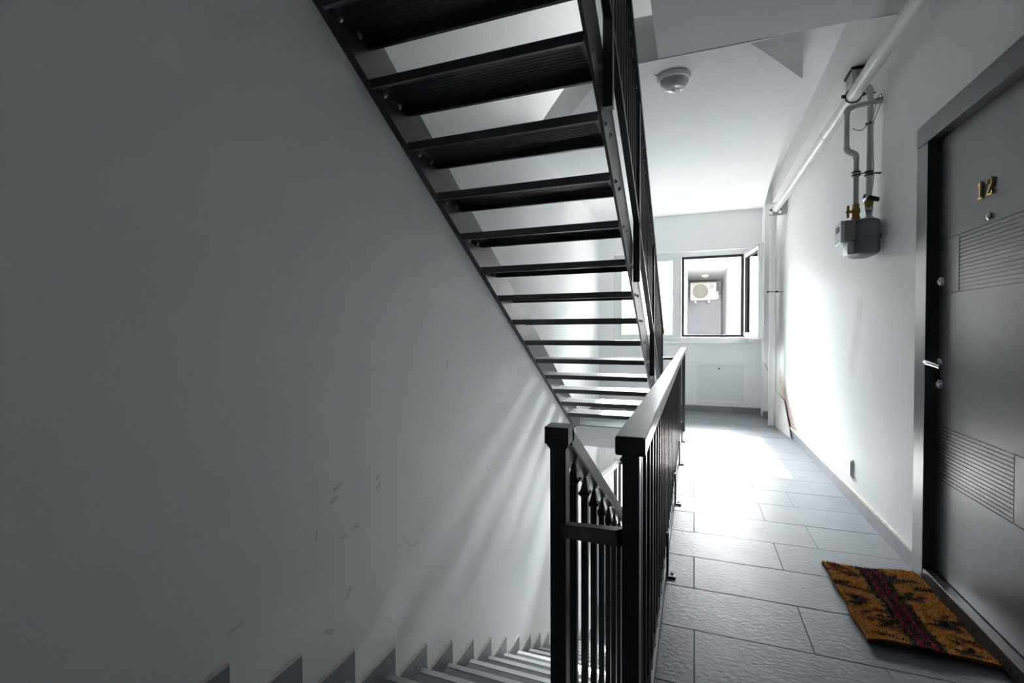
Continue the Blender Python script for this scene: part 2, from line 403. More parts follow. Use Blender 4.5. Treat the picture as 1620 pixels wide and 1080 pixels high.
# ------------------------------------------------------------------ apartment door
door = thing('door_1', (XR, 2.2, 0), kind='structure')
CX, OX0, OX1, IY1, IY0, OZ, IZ = XR-.018, 2.742, 2.634, 2.634, 1.76, 2.045, 1.955
part('door_casing', MB().box(CX, XR+.10, 2.634, 2.742, 0, 1.952), M['door_edge'], door, bevel=.002)
part('door_casing', MB().box(CX, XR+.10, 1.652, 1.76, 0, 1.952), M['door_edge'], door, bevel=.002)
part('door_casing', MB().box(CX-.002, XR+.10, 1.652, 2.742, 1.955, 2.045), M['door_edge'], door, bevel=.002)
# leaf: face at XD, with routed grooves
XD = 1.0
def leaf():
    m = MB(); y0, y1, z0, z1 = 1.763, 2.631, .072, 1.952; gw, gd = .0042, .004
    m.box(XD+gd, XD+.05, y0, y1, z0, z1)
    def strip(a, c, e, f): m.box(XD, XD+gd, a, c, e, f)
    # horizontal bands of the face, from the bottom
    zb0, zb1, zt0, zt1 = .485, .716, 1.284, 1.514
    strip(y0, y1, z0, zb0-gw); strip(y0, y1, zb1, zt0-gw); strip(y0, y1, zt1, z1)
    n = 15; p = (zb1-zb0)/n
    yb = 2.081                                            # lower field: slats run from the lock side to yb
    strip(y0, yb-gw, zb0, zb1-gw)
    for i in range(n): strip(yb, y1, zb0+i*p, zb0+(i+1)*p-gw)
    yt = 2.455; p = (zt1-zt0)/n
    strip(yt+gw, y1, zt0, zt1-gw)
    for i in range(n): strip(y0, yt, zt0+i*p, zt0+(i+1)*p-gw)
    return m
lf = part('door_leaf', leaf(), M['door'], door)
m = MB().box(CX+.001, XD+.055, 1.7605, 2.6335, .0, .068)
part('door_threshold', m, M['threshold'], door, bevel=.003, label='worn dark steel threshold')
def stroke(m, pts, wd, x0, x1, y, z, s):
    for (a, c) in zip(pts[:-1], pts[1:]):
        a, c = Vector(a), Vector(c); d = (c-a).normalized(); n = Vector((-d.y, d.x))*wd/2; a2 = a-d*wd*.3; c2 = c+d*wd*.3
        q = [a2+n, c2+n, c2-n, a2-n]
        m.prism([(y-p.x*s, z+p.y*s) for p in q], 0, x0, x1)
    return m
m = MB(); s = .064
stroke(m, [(.06, .80), (.22, .98), (.22, .04)], .10, XD-.009, XD, 2.311, 1.612, s); stroke(m, [(.02, .05), (.42, .05)], .10, XD-.009, XD, 2.311, 1.612, s)
part('door_digit', m, M['brass'], lf, label='brass digit 1')
m = MB(); arc = [(.04, .72)]+[(.27+.22*math.cos(t), .74+.24*math.sin(t)) for t in [rad(q) for q in range(160, -50, -20)]]+[(.06, .08)]
stroke(m, arc, .09, XD-.009, XD, 2.254, 1.612, s); stroke(m, [(.04, .06), (.50, .06), (.52, .2)], .09, XD-.009, XD, 2.254, 1.612, s)
part('door_digit', m, M['brass'], lf, label='brass digit 2')
m = MB().lathe([(.0, -.012), (.006, -.012), (.0065, -.008), (.012, -.0075), (.0135, -.003), (.0135, .001)], (XD, 2.247, 1.539), (1, 0, 0), 24)
part('peephole', m, M['chrome'], lf)
def cylinder_lock(z):
    m = MB().lathe([(0, -.016), (.008, -.016), (.0085, -.013), (.017, -.012), (.021, -.008), (.023, 0)], (XD, 2.602, z), (1, 0, 0), 28)
    m.box(XD-.0175, XD-.015, 2.6005, 2.6035, z-.006, z+.006, 1)
    return part('lock_cylinder', m, [M['chrome'], M['dark']], lf)
cylinder_lock(1.337); cylinder_lock(.894)
m = MB().lathe([(0, -.012), (.02, -.012), (.024, -.008), (.025, 0)], (XD, 2.606, .984), (1, 0, 0), 28)
h = part('door_handle', m, M['chrome'], lf)
m = MB().tube([(XD-.008, 2.606, .984), (XD-.035, 2.606, .985), (XD-.052, 2.602, .987), (XD-.058, 2.585, .988), (XD-.056, 2.555, .986), (XD-.05, 2.52, .981), (XD-.044, 2.49, .974)],
              [.010, .010, .011, .0105, .010, .009, .0075], 14)
part('door_handle', m, M['chrome'], lf, label='curved chrome lever')

# ------------------------------------------------------------------ steel stairs
RISE, GO = .1645, .285
def tread_mesh(x0, x1, depth, th, name):
    """pan of folded sheet, origin at the wall end of the nosing edge, underside rim at z=0, running towards -y"""
    t = .004; m = MB(); L = x1-x0
    m.box(0, L, -depth, 0, th-t, th); m.box(0, L, -t, 0, 0, th-t); m.box(0, L, -depth, -depth+t, 0, th-t)
    m.box(0, L, -.018, -t, 0, .004); m.box(0, L, -depth+t, -depth+.018, 0, .004)
    for i in range(12):
        y = -.03-i*(depth-.06)/11
        m.box(.03, L-.03, y-.004, y+.004, th-t-.0025, th-t)
    return m.mesh(name, M['tread'])
def bolt_mesh(ax):
    m = MB(); s = ax
    m.lathe([(0, .010), (.008, .010), (.009, .002), (.014, .002), (.014, 0)], (0, 0, 0), (s, 0, 0), 8)
    return m.mesh('bolt', M['bolt'])
BOLT_IN, BOLT_OUT = bolt_mesh(1), bolt_mesh(1)
def stringer(x0, x1, a0, a1, y0, y1, zlo, zhi, sl, name, parent, m):
    pts = [(y0, a0-sl*y0), (y0, a1-sl*y0), (y1, a1-sl*y1), (y1, a0-sl*y1)]
    out = []
    # clip the plate level at its foot and head
    def clip(poly, z, keep_above):
        res = []
        for i, p in enumerate(poly):
            q = poly[(i+1) % len(poly)]; ip = (p[1] >= z) == keep_above; iq = (q[1] >= z) == keep_above
            if ip: res.append(p)
            if ip != iq:
                t = (z-p[1])/(q[1]-p[1]); res.append((p[0]+t*(q[0]-p[0]), z))
        return res
    pts = clip(clip(pts, zlo, True), zhi, False)
    return part(name, MB().prism(pts, 0, x0, x1), m, parent)
up_st = thing('steel_staircase', (-.85, 5.6, 0), 'upper flight of open black steel treads rising overhead along the left wall', 'staircase')
SL = RISE/GO
stringer(-1.3265, -1.292, 3.185, 3.445, .62, 5.75, 0.0, 3.25, SL, 'stringer', up_st, M['stringer'])
stringer(-.374, -.361, 3.19, 3.49, .62, 5.9, 0.0, 3.25, SL, 'stringer', up_st, M['stringer'])
TM = tread_mesh(-1.292, -.374, .30, .036, 'tread')
cleat = MB(); cleat.box(0, .004, -.25, -.05, -.034, 0); cleat.box(.004, .034, -.25, -.05, -.004, 0); CLE = cleat.mesh('cleat', M['tread'])
NOS = MB().box(0, .918, -.030, .001, 0, .003).mesh('nosing', M['steel'])
TOPU = MB().box(0, .918, -.299, -.031, 0, .003).mesh('tread_tile', M['tile'])
for n in range(-2, 15):
    y = 2.311+GO*(n-3); z = 2.003-RISE*(n-3)
    t = put('tread', TM, up_st, (-1.292, y, z))
    put('cleat', CLE, t, (-1.292, y, z+.031))
    for dy in (-.09, -.205): put('bolt', BOLT_IN, t, (-1.288, y+dy, z+.013))
    for dy in (-.075, -.205): put('bolt', BOLT_OUT, t, (-.361, y+dy, z+.02))
    put('tread_tile', TOPU, t, (-1.292, y, z+.036)); put('nosing', NOS, t, (-1.292, y, z+.036))

low_st = thing('steel_staircase', (-.82, .95, 0), 'lower flight of grey treads going down beside the left wall', 'staircase')
LG, LR = .287, .163
lsl = LR/LG
stringer(-1.3265, -1.292, -.243+.617-.07, .617-.06, .95, 6.3, -2.999, -.14, lsl, 'stringer', low_st, M['stringer'])
stringer(-.319, -.305, .30, .60, .95, 6.3, -2.999, -.26, lsl, 'stringer', low_st, M['stringer'])
TL = tread_mesh(-1.292, -.319, .30, .036, 'tread')
NOL = MB().box(0, .973, -.032, .002, 0, .0045).mesh('nosing', M['steel'])
TTL = MB().box(0, .973, -.299, -.035, 0, .003).mesh('tread_tile', M['tile'])
for n in range(1, 18):
    y = 1.243+LG*(n-1); z = -.1-LR*(n-1)-.04
    t = put('tread', TL, low_st, (-1.292, y, z))
    put('tread_tile', TTL, t, (-1.292, y, z+.036)); put('nosing', NOL, t, (-1.292, y, z+.036))
# saw-tooth skirting beside the lower flight
lipm = MB()
m = MB(); m.box(0, .010, 0, LG-.002, -.235, 0, 0); m.add([(0,0,.0),(.010,0,.0),(.010,LG-.002,.0),(0,LG-.002,.0),(0,0,.008),(.007,0,.008),(.007,LG-.002,.008),(0,LG-.002,.008)],
        [(0,3,2,1),(4,5,6,7),(0,1,5,4),(1,2,6,5),(2,3,7,6),(3,0,4,7)], 1)
TOOTH = m.mesh('skirting_tile', [M['skirt_tile'], M['cream']])
sk = put('baseboard_stairs', MB().box(0, .010, 0, .18, -.19, .077).mesh('baseboard_stairs', M['skirt_tile']), None, (XL, .77, .0), kind='structure')
for n in range(0, 18):
    y = 1.243+LG*(n-1)+.089-LG; z = -.1-LR*(n-1)+.072-.008
    if n == 0: z = .118
    put('skirting_tile', TOOTH, sk, (XL+.001, y, z))

# ------------------------------------------------------------------ railings
def bal_mesh(h, w2=.0075):
    """square bar with a collar and a spear point, origin at its foot"""
    m = MB(); m.box(-w2, w2, -w2, w2, 0, h-.055)
    def fr(z0, r0, z1, r1):
        m.add([(-r0,-r0,z0),(r0,-r0,z0),(r0,r0,z0),(-r0,r0,z0),(-r1,-r1,z1),(r1,-r1,z1),(r1,r1,z1),(-r1,r1,z1)],
              [(0,3,2,1),(4,5,6,7),(0,1,5,4),(1,2,6,5),(2,3,7,6),(3,0,4,7)])
    fr(h-.055, w2, h-.044, w2*1.9); fr(h-.044, w2*1.9, h-.039, w2*1.25); fr(h-.039, w2*1.25, h, .003)
    return m.mesh('baluster', M['black'])
def sloped(m, x0, x1, a0, a1, ya, yb, sl):
    m.prism([(ya, a0-sl*ya), (ya, a1-sl*ya), (yb, a1-sl*yb), (yb, a0-sl*yb)], 0, x0, x1); return m

# corridor guard
gx = -.106
rail = thing('corridor_railing', (gx, 3.3, 0), 'black steel guard railing along the tiled corridor edge with flat handrail', 'railing')
part('handrail', MB().box(gx-.027, gx+.027, .875, 5.76, .905, .94), M['black'], rail, bevel=.004)
part('newel_post', MB().box(gx-.0155, gx+.0155, .885, .918, -.24, .905), M['black'], rail, bevel=.002)
part('end_post', MB().box(gx-.018, gx+.018, 5.715, 5.751, .0, .905), M['black'], rail, bevel=.002)
part('bottom_rail', MB().box(-.131-.008, -.131+.008, .921, 5.715, .030, .055), M['black'], rail)
B1 = bal_mesh(.905-.006)
y = 1.035
while y < 5.66:
    put('baluster', B1, rail, (-.131, y, .004)); y += .122
FOOT = MB(); FOOT.box(-.010, .0, -.014, .014, .0, .20); FOOT.box(0, .032, -.03, .03, .0, .010)
FOOT = FOOT.mesh('foot_bracket', M['black'])
FB = MB().lathe([(0, .006), (.006, .006), (.007, 0)], (0, 0, 0), (0, 0, 1), 8).mesh('bolt', M['bolt'])
for y in (1.31, 2.31, 3.295, 4.28, 5.165):
    f = put('foot_bracket', FOOT, rail, (-.104, y, .0005)); put('bolt', FB, f, (-.088, y, .0105))

# lower stair guard
lx = -.282
lrail = thing('lower_stair_railing', (lx, 1.05, 0), 'black railing descending with the lower flight from the hollow-ended left newel', 'railing')
aT = .918+lsl*1.05
m = MB(); sloped(m, lx-.027, lx+.027, aT-.042, aT, 1.055, 6.0, lsl)
part('handrail', m, M['black'], lrail, bevel=.003)
m = MB(); t = .003
m.box(lx-.027, lx+.027, 1.02, 1.075, .915, .918); m.box(lx-.027, lx+.027, 1.02, 1.075, .881, .884); m.box(lx-.027, lx-.024, 1.02, 1.075, .884, .915); m.box(lx+.024, lx+.027, 1.02, 1.075, .884, .915)
m.box(lx-.024, lx+.024, 1.026, 1.03, .884, .915)
part('rail_end', m, M['black'], lrail)
m = MB().box(lx-.018, lx+.018, 1.032, 1.068, -.33, .873)
m.add([(lx-.018,1.032,.866),(lx+.018,1.032,.866),(lx+.018,1.068,.866),(lx-.018,1.068,.866),(lx-.026,1.024,.881),(lx+.026,1.024,.881),(lx+.026,1.076,.881),(lx-.026,1.076,.881)],
      [(0,3,2,1),(4,5,6,7),(0,1,5,4),(1,2,6,5),(2,3,7,6),(3,0,4,7)])
part('newel_post', m, M['black'], lrail)
for y in (2.45, 3.85, 5.25):
    part('post', MB().box(lx-.017, lx+.017, y-.017, y+.017, .50-lsl*y, aT-.05-lsl*y), M['black'], lrail)
m = MB(); sloped(m, lx-.008, lx+.008, .617+.085, .617+.125, 1.06, 6.0, lsl); part('bottom_rail', m, M['black'], lrail)
HB = aT-.042-.617-.09
B2 = bal_mesh(HB, .009)
y = 1.185
while y < 5.9:
    put('baluster', B2, lrail, (lx, y, .617+.09-lsl*y)); y += .131
m = MB().tube([(lx+.016, 1.045, .684), (gx-.0155, .905, .745)], .0145, square=True)
part('link_bar', m, M['black'], lrail)

# upper stair guard
ux = -.335
urail = thing('upper_stair_railing', (ux, 5.5, 0), 'black baluster railing of the upper flight, seen edge-on above the stairs', 'railing')
aU = 4.375
m = MB(); sloped(m, ux-.027, ux+.027, aU-.045, aU, .5, 5.62, SL); part('handrail', m, M['black'], urail, bevel=.003)
m = MB(); sloped(m, ux-.017, ux+.017, 3.57, 3.61, .5, 5.6, SL); part('bottom_rail', m, M['black'], urail)
for y in (.95, 2.03, 3.10, 4.30):
    m = MB().box(ux-.020, ux+.020, y-.020, y+.020, 3.225-SL*y, aU-.05-SL*y)
    part('post', m, M['black'], urail)
part('end_post', MB().box(ux-.018, ux+.018, 5.55, 5.586, .0, aU-.05-SL*5.58), M['black'], urail)
B3 = bal_mesh(aU-.045-3.60)
y = .60
while y < 5.5:
    put('baluster', B3, urail, (ux, y, 3.60-SL*y)); y += .0945
part('link_bar', MB().box(ux+.018, -.139, 5.70, 5.73, .80, .83).box(ux-.018, ux+.018, 5.586, 5.73, .80, .83), M['black'], urail)

# ------------------------------------------------------------------ ceiling lamp
lamp = thing('ceiling_lamp', (-.122, 3.27, 2.75), 'round frosted ceiling lamp with a centre knob', 'lamp')
c = (-.122, 3.27, 2.75)
part('lamp_base', MB().lathe([(.0, -.001), (.098, -.001), (.104, -.006), (.104, -.028), (.096, -.034), (.090, -.034), (.086, -.028)], c, (0, 0, 1), 48), M['upvc'], lamp)
prof = [(.087*math.cos(t)**.6, -.030-.058*math.sin(t)**1.1) for t in [rad(q) for q in range(0, 91, 9)]]
part('lamp_shade', MB().lathe(prof, c, (0, 0, 1), 48), M['lampglass'], lamp)
part('lamp_knob', MB().lathe([(.020, -.083), (.020, -.092), (.014, -.095), (.012, -.090), (.006, -.089), (.005, -.098), (0, -.099)], c, (0, 0, 1), 24), M['steel'], lamp)
part('cable', MB().tube([(-.24, 3.195, 2.747), (-.225, 3.20, 2.741), (-.21, 3.205, 2.746), (-.20, 3.215, 2.744)], .0025, 6), M['cable'], lamp)

# ------------------------------------------------------------------ white gas main: run under the ceiling and drop in the corner
pipe = thing('white_gas_pipe', (.86, 6.4, 0), 'thick white pipe running along the right wall and dropping in the corner', 'pipe')
PX, PZ, PR = .865, 2.495, .036
el = [(PX, 6.33+.07*math.sin(rad(t)), PZ-.07+.07*math.cos(rad(t))) for t in range(0, 91, 15)]
part('pipe_run', MB().tube([(PX, -1.49, PZ), (PX, 6.33, PZ)], PR, 24), M['pipe'], pipe)
part('pipe_elbow', MB().tube(el, PR*1.08, 24), M['pipe'], pipe)
part('pipe_drop', MB().tube([(PX, 6.40, PZ-.07), (PX, 6.40, .001)], PR, 24), M['pipe'], pipe)
part('pipe_socket', MB().tube([(PX, 6.40, .09), (PX, 6.40, .001)], PR*1.06, 24), M['pipe'], pipe)
part('pipe_coupling', MB().tube([(PX, 3.96, PZ), (PX, 4.0, PZ)], PR*1.06, 24), M['pipe'], pipe)
def clamp(y, z, vert, wallx=XR):
    m = MB(); n = 20
    pts = []
    for i in range(n+1):
        t = 2*math.pi*i/n
        pts.append((PX+math.cos(t)*(PR+.004), y+(math.sin(t)*(PR+.004) if vert else 0), z+(0 if vert else math.sin(t)*(PR+.004))))
    m.tube(pts, .004, 8)
    m.cyl((PX+PR, y, z), (wallx, y, z), .004, 8)
    m.box(PX-PR-.022, PX-PR, y-.006, y+.006, z-.006, z+.012)
    m.box(PX+PR, PX+PR+.02, y-.006, y+.006, z-.008, z+.014)
    return part('pipe_clamp', m, M['stringer'], pipe)
clamp(3.36, PZ, False); clamp(6.2, PZ, False); clamp(1.0, PZ, False); clamp(6.40, 1.58, True)
m = MB().box(.80, XR, 6.17, 6.23, PZ-PR-.022, PZ-PR-.010); m.box(.925, XR, 6.14, 6.22, PZ-PR-.010, PZ+.11)
part('wall_bracket', m, M['galv'], pipe)
# slim second pipe behind it
part('thin_pipe', MB().tube([(.945, 6.88, PZ-.06), (.945, 6.88, .096)], .013, 14), M['pipe_old'], pipe)

# ------------------------------------------------------------------ gas meter and its pipes
GY = 3.27
gas = thing('gas_meter', (.92, GY, 1.55), 'blue-grey box gas meter with pale dial hanging on the right wall', 'gas meter')
def rounded(x0, x1, y0, y1, r, n=5):
    pts = []
    for cx, cy, a in ((x1-r, y1-r, 0), (x0+r, y1-r, 90), (x0+r, y0+r, 180), (x1-r, y0+r, 270)):
        for i in range(n+1):
            t = rad(a+90*i/n); pts.append((cx+r*math.cos(t), cy+r*math.sin(t)))
    return pts
mx0, mx1, my0, my1 = .838, .958, GY-.09, GY+.10
def loft(m, secs):
    n = len(secs[0][0]); vs = [(p[0], p[1], z) for s2, z in secs for p in s2]
    fs = [list(range(n))[::-1], list(range((len(secs)-1)*n, len(secs)*n))]
    for i in range(len(secs)-1):
        fs += [(i*n+j, i*n+(j+1) % n, (i+1)*n+(j+1) % n, (i+1)*n+j) for j in range(n)]
    return m.add(vs, fs)
R0 = lambda d: rounded(mx0+d, mx1-d, my0+d, my1-d, .022)
part('meter_body', loft(MB(), [(R0(.018), 1.545), (R0(.004), 1.555), (R0(0), 1.575), (R0(0), 1.72), (R0(.004), 1.738), (R0(.016), 1.748)]), M['meter'], gas)
part('meter_seam', loft(MB(), [(R0(-.004), 1.646), (R0(-.004), 1.652)]), M['meter'], gas)
ib = part('index_box', MB().box(.792, .838, GY-.085, GY+.05, 1.63, 1.742), M['meter_grey'], gas, bevel=.003)
part('index_window', MB().box(.770, .792, GY-.08, GY+.045, 1.618, 1.742), M['clearplastic'], ib, bevel=.004)
part('index_face', MB().box(.7685, .7705, GY-.05, GY+.02, 1.685, 1.715), M['dark'], ib)
part('seal_cover', MB().box(.805, .8385, GY-.07, GY+.03, 1.552, 1.628), M['clearplastic'], gas, bevel=.006)
inl = MB().lathe([(.012, 0), (.021, 0), (.021, .022), (.016, .022), (.016, .04), (.019, .04), (.019, .055), (.014, .055)], (.855, GY-.02, 1.747), (0, 0, 1), 6)
part('inlet_union', inl, M['brass_dull'], gas)
inl = MB().lathe([(.014, 0), (.024, 0), (.024, .02), (.018, .02), (.018, .055), (.021, .055), (.021, .075), (.014, .075)], (.922, GY, 1.747), (0, 0, 1), 6)
part('outlet_union', inl, M['steel'], gas)
gp = thing('gas_meter_pipes', (.9, GY, 1.8), 'thin grey-white pipes with elbows feeding the gas meter', 'pipe')
q = GY-.02; r = .0135
def bend(p, a, c2, rad_=.025, n=5):
    p, a, c2 = Vector(p), Vector(a), Vector(c2); d1 = (a-p).normalized(); d2 = (c2-p).normalized(); out = []
    s, e = p+d1*rad_, p+d2*rad_
    for i in range(n+1):
        t = i/n; out.append((s*(1-t)**2+p*2*t*(1-t)+e*t*t))
    return out
A0, A1, A2, A3, A4, A5 = (.976, q, 2.405), (.808, q, 2.385), (.808, q, 2.135), (.855, q, 2.128), (.855, q, 1.80), None
path = [A0]+bend(A1, A0, A2)+bend(A2, A1, A3)+bend(A3, A2, A4)+[A4]
part('branch_pipe', MB().tube(path, r, 14), M['pipe_old'], gp)
for e0, e1, e2 in ((A1, A0, A2), (A2, A1, A3), (A3, A2, A4)):
    part('pipe_elbow', MB().tube(bend(e0, e1, e2, .03), r*1.25, 14), M['pipe_old'], gp)
part('wall_flange', MB().tube([(.976, q, 2.405), (.94, q, 2.401)], r*1.3, 14), M['pipe_old'], gp)
part('riser_pipe', MB().tube([Vector((.935, 3.60, 2.60))]+bend((.925, GY, 2.50), (.935, 3.60, 2.60), (.922, GY, 1.875), .05)+[Vector((.922, GY, 1.875))], r*1.1, 14), M['pipe_old'], gp)
for xx, yy, xw_ in ((.855, q, XR), (.922, GY, XR)):
    m = MB(); pts = [(xx+math.cos(2*math.pi*i/16)*(r+.005), yy+math.sin(2*math.pi*i/16)*(r+.005), 2.02) for i in range(17)]
    m.tube(pts, .0045, 6); m.tube([(p[0], p[1], p[2]-.018) for p in pts], .0045, 6); m.cyl((xx+r, yy, 2.012), (xw_, yy, 2.005), .003, 8)
    part('pipe_clamp', m, M['stringer'], gp)
part('tee_strap', MB().tube([(.904, GY, 2.29), (.922, GY-.018, 2.29), (.940, GY, 2.29), (.922, GY+.018, 2.29), (.904, GY, 2.29)], .005, 6), M['stringer'], gp)
m = MB().lathe([(.014, -.03), (.018, -.03), (.018, -.012), (.022, -.008), (.022, .012), (.017, .016), (.017, .04), (.0135, .04)], (.855, q, 1.80), (0, 0, 1), 10)
m.cyl((.855, q-.0, 1.80), (.818, q, 1.80), .007, 10)
vb = part('brass_tap', m, M['brass_dull'], gp, label='brass tap with butterfly handle')
m = MB().box(.812, .824, q-.008, q+.008, 1.765, 1.835); m.box(.808, .828, q-.012, q+.012, 1.792, 1.808)
part('tap_handle', m, M['brass_dull'], vb, bevel=.003)
m = MB().lathe([(.014, -.03), (.02, -.03), (.02, -.01), (.023, -.006), (.023, .02), (.02, .024), (.02, .035), (.015, .035)], (.922, GY, 1.845), (0, 0, 1), 10)
lv = part('ball_valve', m, M['brass_dull'], gp)
m = MB().hexa([(.885, GY-.052, 1.868), (.955, GY-.052, 1.842), (.955, GY-.028, 1.842), (.885, GY-.028, 1.868), (.888, GY-.052, 1.886), (.958, GY-.052, 1.862), (.958, GY-.028, 1.862), (.888, GY-.028, 1.886)])
part('valve_lever', m, M['dark'], lv, label='black valve lever')
part('valve_stem', MB().cyl((.898, GY-.056, 1.874), (.898, GY, 1.862), .009, 12), M['steel'], lv)
# cable clipped to the meter pipes
cb = [(.83, q-.02, 2.262), (.855, q-.025, 2.245), (.885, GY-.03, 2.255), (.925, GY-.03, 2.31), (.945, GY-.03, 2.40), (.965, GY-.02, 2.44), (.972, GY-.02, 2.41), (.95, GY-.03, 2.34), (.93, GY-.03, 2.27), (.932, GY-.03, 2.1), (.934, GY-.03, 1.98), (.926, GY-.03, 1.9)]
def smooth_path(p, n=4):
    p = [Vector(v) for v in p]; out = []
    for i in range(len(p)-1):
        a, b_, c_, d = p[max(i-1, 0)], p[i], p[i+1], p[min(i+2, len(p)-1)]
        for k2 in range(n):
            t = k2/n; out.append(.5*((2*b_)+(c_-a)*t+(2*a-5*b_+4*c_-d)*t*t+(3*b_-a-3*c_+d)*t**3))
    return out+[p[-1]]
part('signal_cable', MB().tube(smooth_path(cb), .0025, 6), M['cable'], gp)
duct = thing('riser_sleeve', (.94, 3.63, 2.45), 'galvanised sheet sleeve under the boxed soffit behind the white pipe', 'duct')
m = MB(); m.box(.912, .972, 3.56, 3.70, 2.575, 2.75)
part('sleeve_sheet', m, M['galv'], duct)
part('sleeve_corner', MB().box(.908, .93, 3.552, 3.56, 2.575, 2.749), M['steel'], duct)
part('sleeve_rim', MB().box(.905, .974, 3.548, 3.71, 2.735, 2.7495), M['dark'], duct)

# ------------------------------------------------------------------ wall plate, access panel, board, wire
sk2 = thing('wall_plate', (XR, 3.73, .15), 'small ivory blank socket plate low on the right wall', 'socket plate')
part('plate', MB().box(XR-.010, XR, 3.69, 3.775, .165, .285), M['plastic'], sk2, bevel=.002)
part('back_box', MB().box(XR-.016, XR-.010, 3.70, 3.765, .175, .275), M['plastic'], sk2, bevel=.002)
ap = thing('access_panel', (.34, YF, .11), 'white square access hatch with round lock under the far window', 'hatch')
part('hatch_frame', bars(.05, .63, YF-.006, YF, .112, .66, .026), M['panelpaint'], ap, bevel=.002)
part('hatch_door', MB().box(.079, .601, YF-.0045, YF, .17, .631), M['panelpaint'], ap, bevel=.001)
part('hatch_lock', MB().lathe([(0, .007), (.010, .007), (.011, .0)], (.33, YF-.0045, .605), (0, -1, 0), 16), M['gasket'], ap)
m = MB()
bo = [Vector((.905, 6.33, .001)), Vector((.955, 5.67, .001)), Vector((.961, 6.16, .335)), Vector((.953, 6.75, .375))]
nrm = (bo[1]-bo[0]).cross(bo[3]-bo[0]).normalized()*.011
if nrm.x > 0: nrm = -nrm
lo = [p+nrm for p in bo]; m.add([*bo, *lo], [(0,1,2,3),(4,7,6,5),(0,4,5,1),(1,5,6,2),(2,6,7,3),(3,7,4,0)])
lb = part('leaning_board', m, M['board']); lb['label'] = 'white offcut board leaning on the right wall behind the pipe'; lb['category'] = 'board'
wr = part('hanging_wire', MB().tube([(.86, 6.945, .70), (.90, 6.94, .60), (.945, 6.93, .44)], .0035, 6), M['wire'])
wr['label'] = 'thin rusty wire on the white corner pilaster'; wr['category'] = 'wire'

# ------------------------------------------------------------------ doormat
MX0, MX1, MY0, MY1 = .586, .952, 2.035, 2.672
mo = Vector((.77, 2.35, 0))
mroot = thing('doormat', (mo.x, mo.y, 0), 'worn brown coir doormat with red and black centre stripe before the door', 'doormat')
rnd = random.Random(5)
motifs = []
for i in range(46):
    v = rnd.uniform(.03, .97); u = rnd.choice((rnd.uniform(.06, .33), rnd.uniform(.67, .95)))
    motifs.append((u, v, rnd.uniform(.025, .07), rnd.uniform(.007, .016), rnd.uniform(-.6, .9), rnd.random() < .35))
def matcol(u, v):
    d = abs(u-.5)*(MX1-MX0)
    wob = .004*math.sin(v*60)+.003*math.sin(v*131)
    d2 = (u-.5)*(MX1-MX0)+wob
    if abs(d2) < .052:
        a = abs(d2)
        if .010 < a < .028: return (.24, .016, .026)
        return (.018, .015, .010)
    for (mu, mv, L, W2, an, red) in motifs:
        x = (u-mu)*(MX1-MX0); y = (v-mv)*(MY1-MY0)
        xr = x*math.cos(an)+y*math.sin(an); yr = -x*math.sin(an)+y*math.cos(an)
        if (xr/L)**2*1.6+(yr/W2)**2 < 1: return (.12, .018, .012) if red else (.022, .018, .011)
    return (.48, .205, .04)
def mat_height(u, v):
    return .016+.004*math.sin(u*5+v*3)+.012*max(0, .12-v)/.12*(1-.3*u)
def mat_point(u, v, dz=0):
    sk_ = .012*math.sin(u*3.1)*(1-v)+.006*math.sin(u*9)
    return (MX0+(MX1-MX0)*u+.004*math.sin(v*17), MY0+(MY1-MY0)*v+sk_+.02*u*(v-.2), mat_height(u, v)+dz)
def colored_mesh(name, vs, fs, cols, m):
    me = bpy.data.meshes.new(name); me.from_pydata([tuple(Vector(p)-mo) for p in vs], [], fs); me.materials.append(m)
    at = me.color_attributes.new('coir', 'FLOAT_COLOR', 'POINT')
    at.data.foreach_set('color', [x for c_ in cols for x in (*c_, 1)]); return me
mm = mat('coir', (.3, .15, .04), .95); nt = mm.node_tree
va = nt.nodes.new('ShaderNodeVertexColor'); va.layer_name = 'coir'; nt.links.new(va.outputs[0], nt.nodes['Principled BSDF'].inputs['Base Color'])
nt.nodes['Principled BSDF'].inputs['Specular IOR Level'].default_value = .15
NU, NV = 40, 64; vs, cols, fs = [], [], []
for j in range(NV+1):
    for i in range(NU+1):
        u, v = i/NU, j/NV; vs.append(mat_point(u, v)); cols.append(tuple(x*.8 for x in matcol(u, v)))
for j in range(NV):
    for i in range(NU): a = j*(NU+1)+i; fs.append((a, a+1, a+NU+2, a+NU+1))
ring = [i for i in range(NU+1)]+[j*(NU+1)+NU for j in range(1, NV+1)]+[NV*(NU+1)+i for i in range(NU-1, -1, -1)]+[j*(NU+1) for j in range(NV-1, 0, -1)]
k0 = len(vs)
for i in ring: p = vs[i]; vs.append((p[0], p[1], max(.0015, p[2]-.016))); cols.append((.03, .022, .012))
for a in range(len(ring)): b_ = (a+1) % len(ring); fs.append((ring[b_], ring[a], k0+a, k0+b_))
fs.append([k0+a for a in range(len(ring))][::-1])
put('mat_base', colored_mesh('mat_base', vs, fs, cols, mm), mroot, mo)
vs, cols, fs = [], [], []
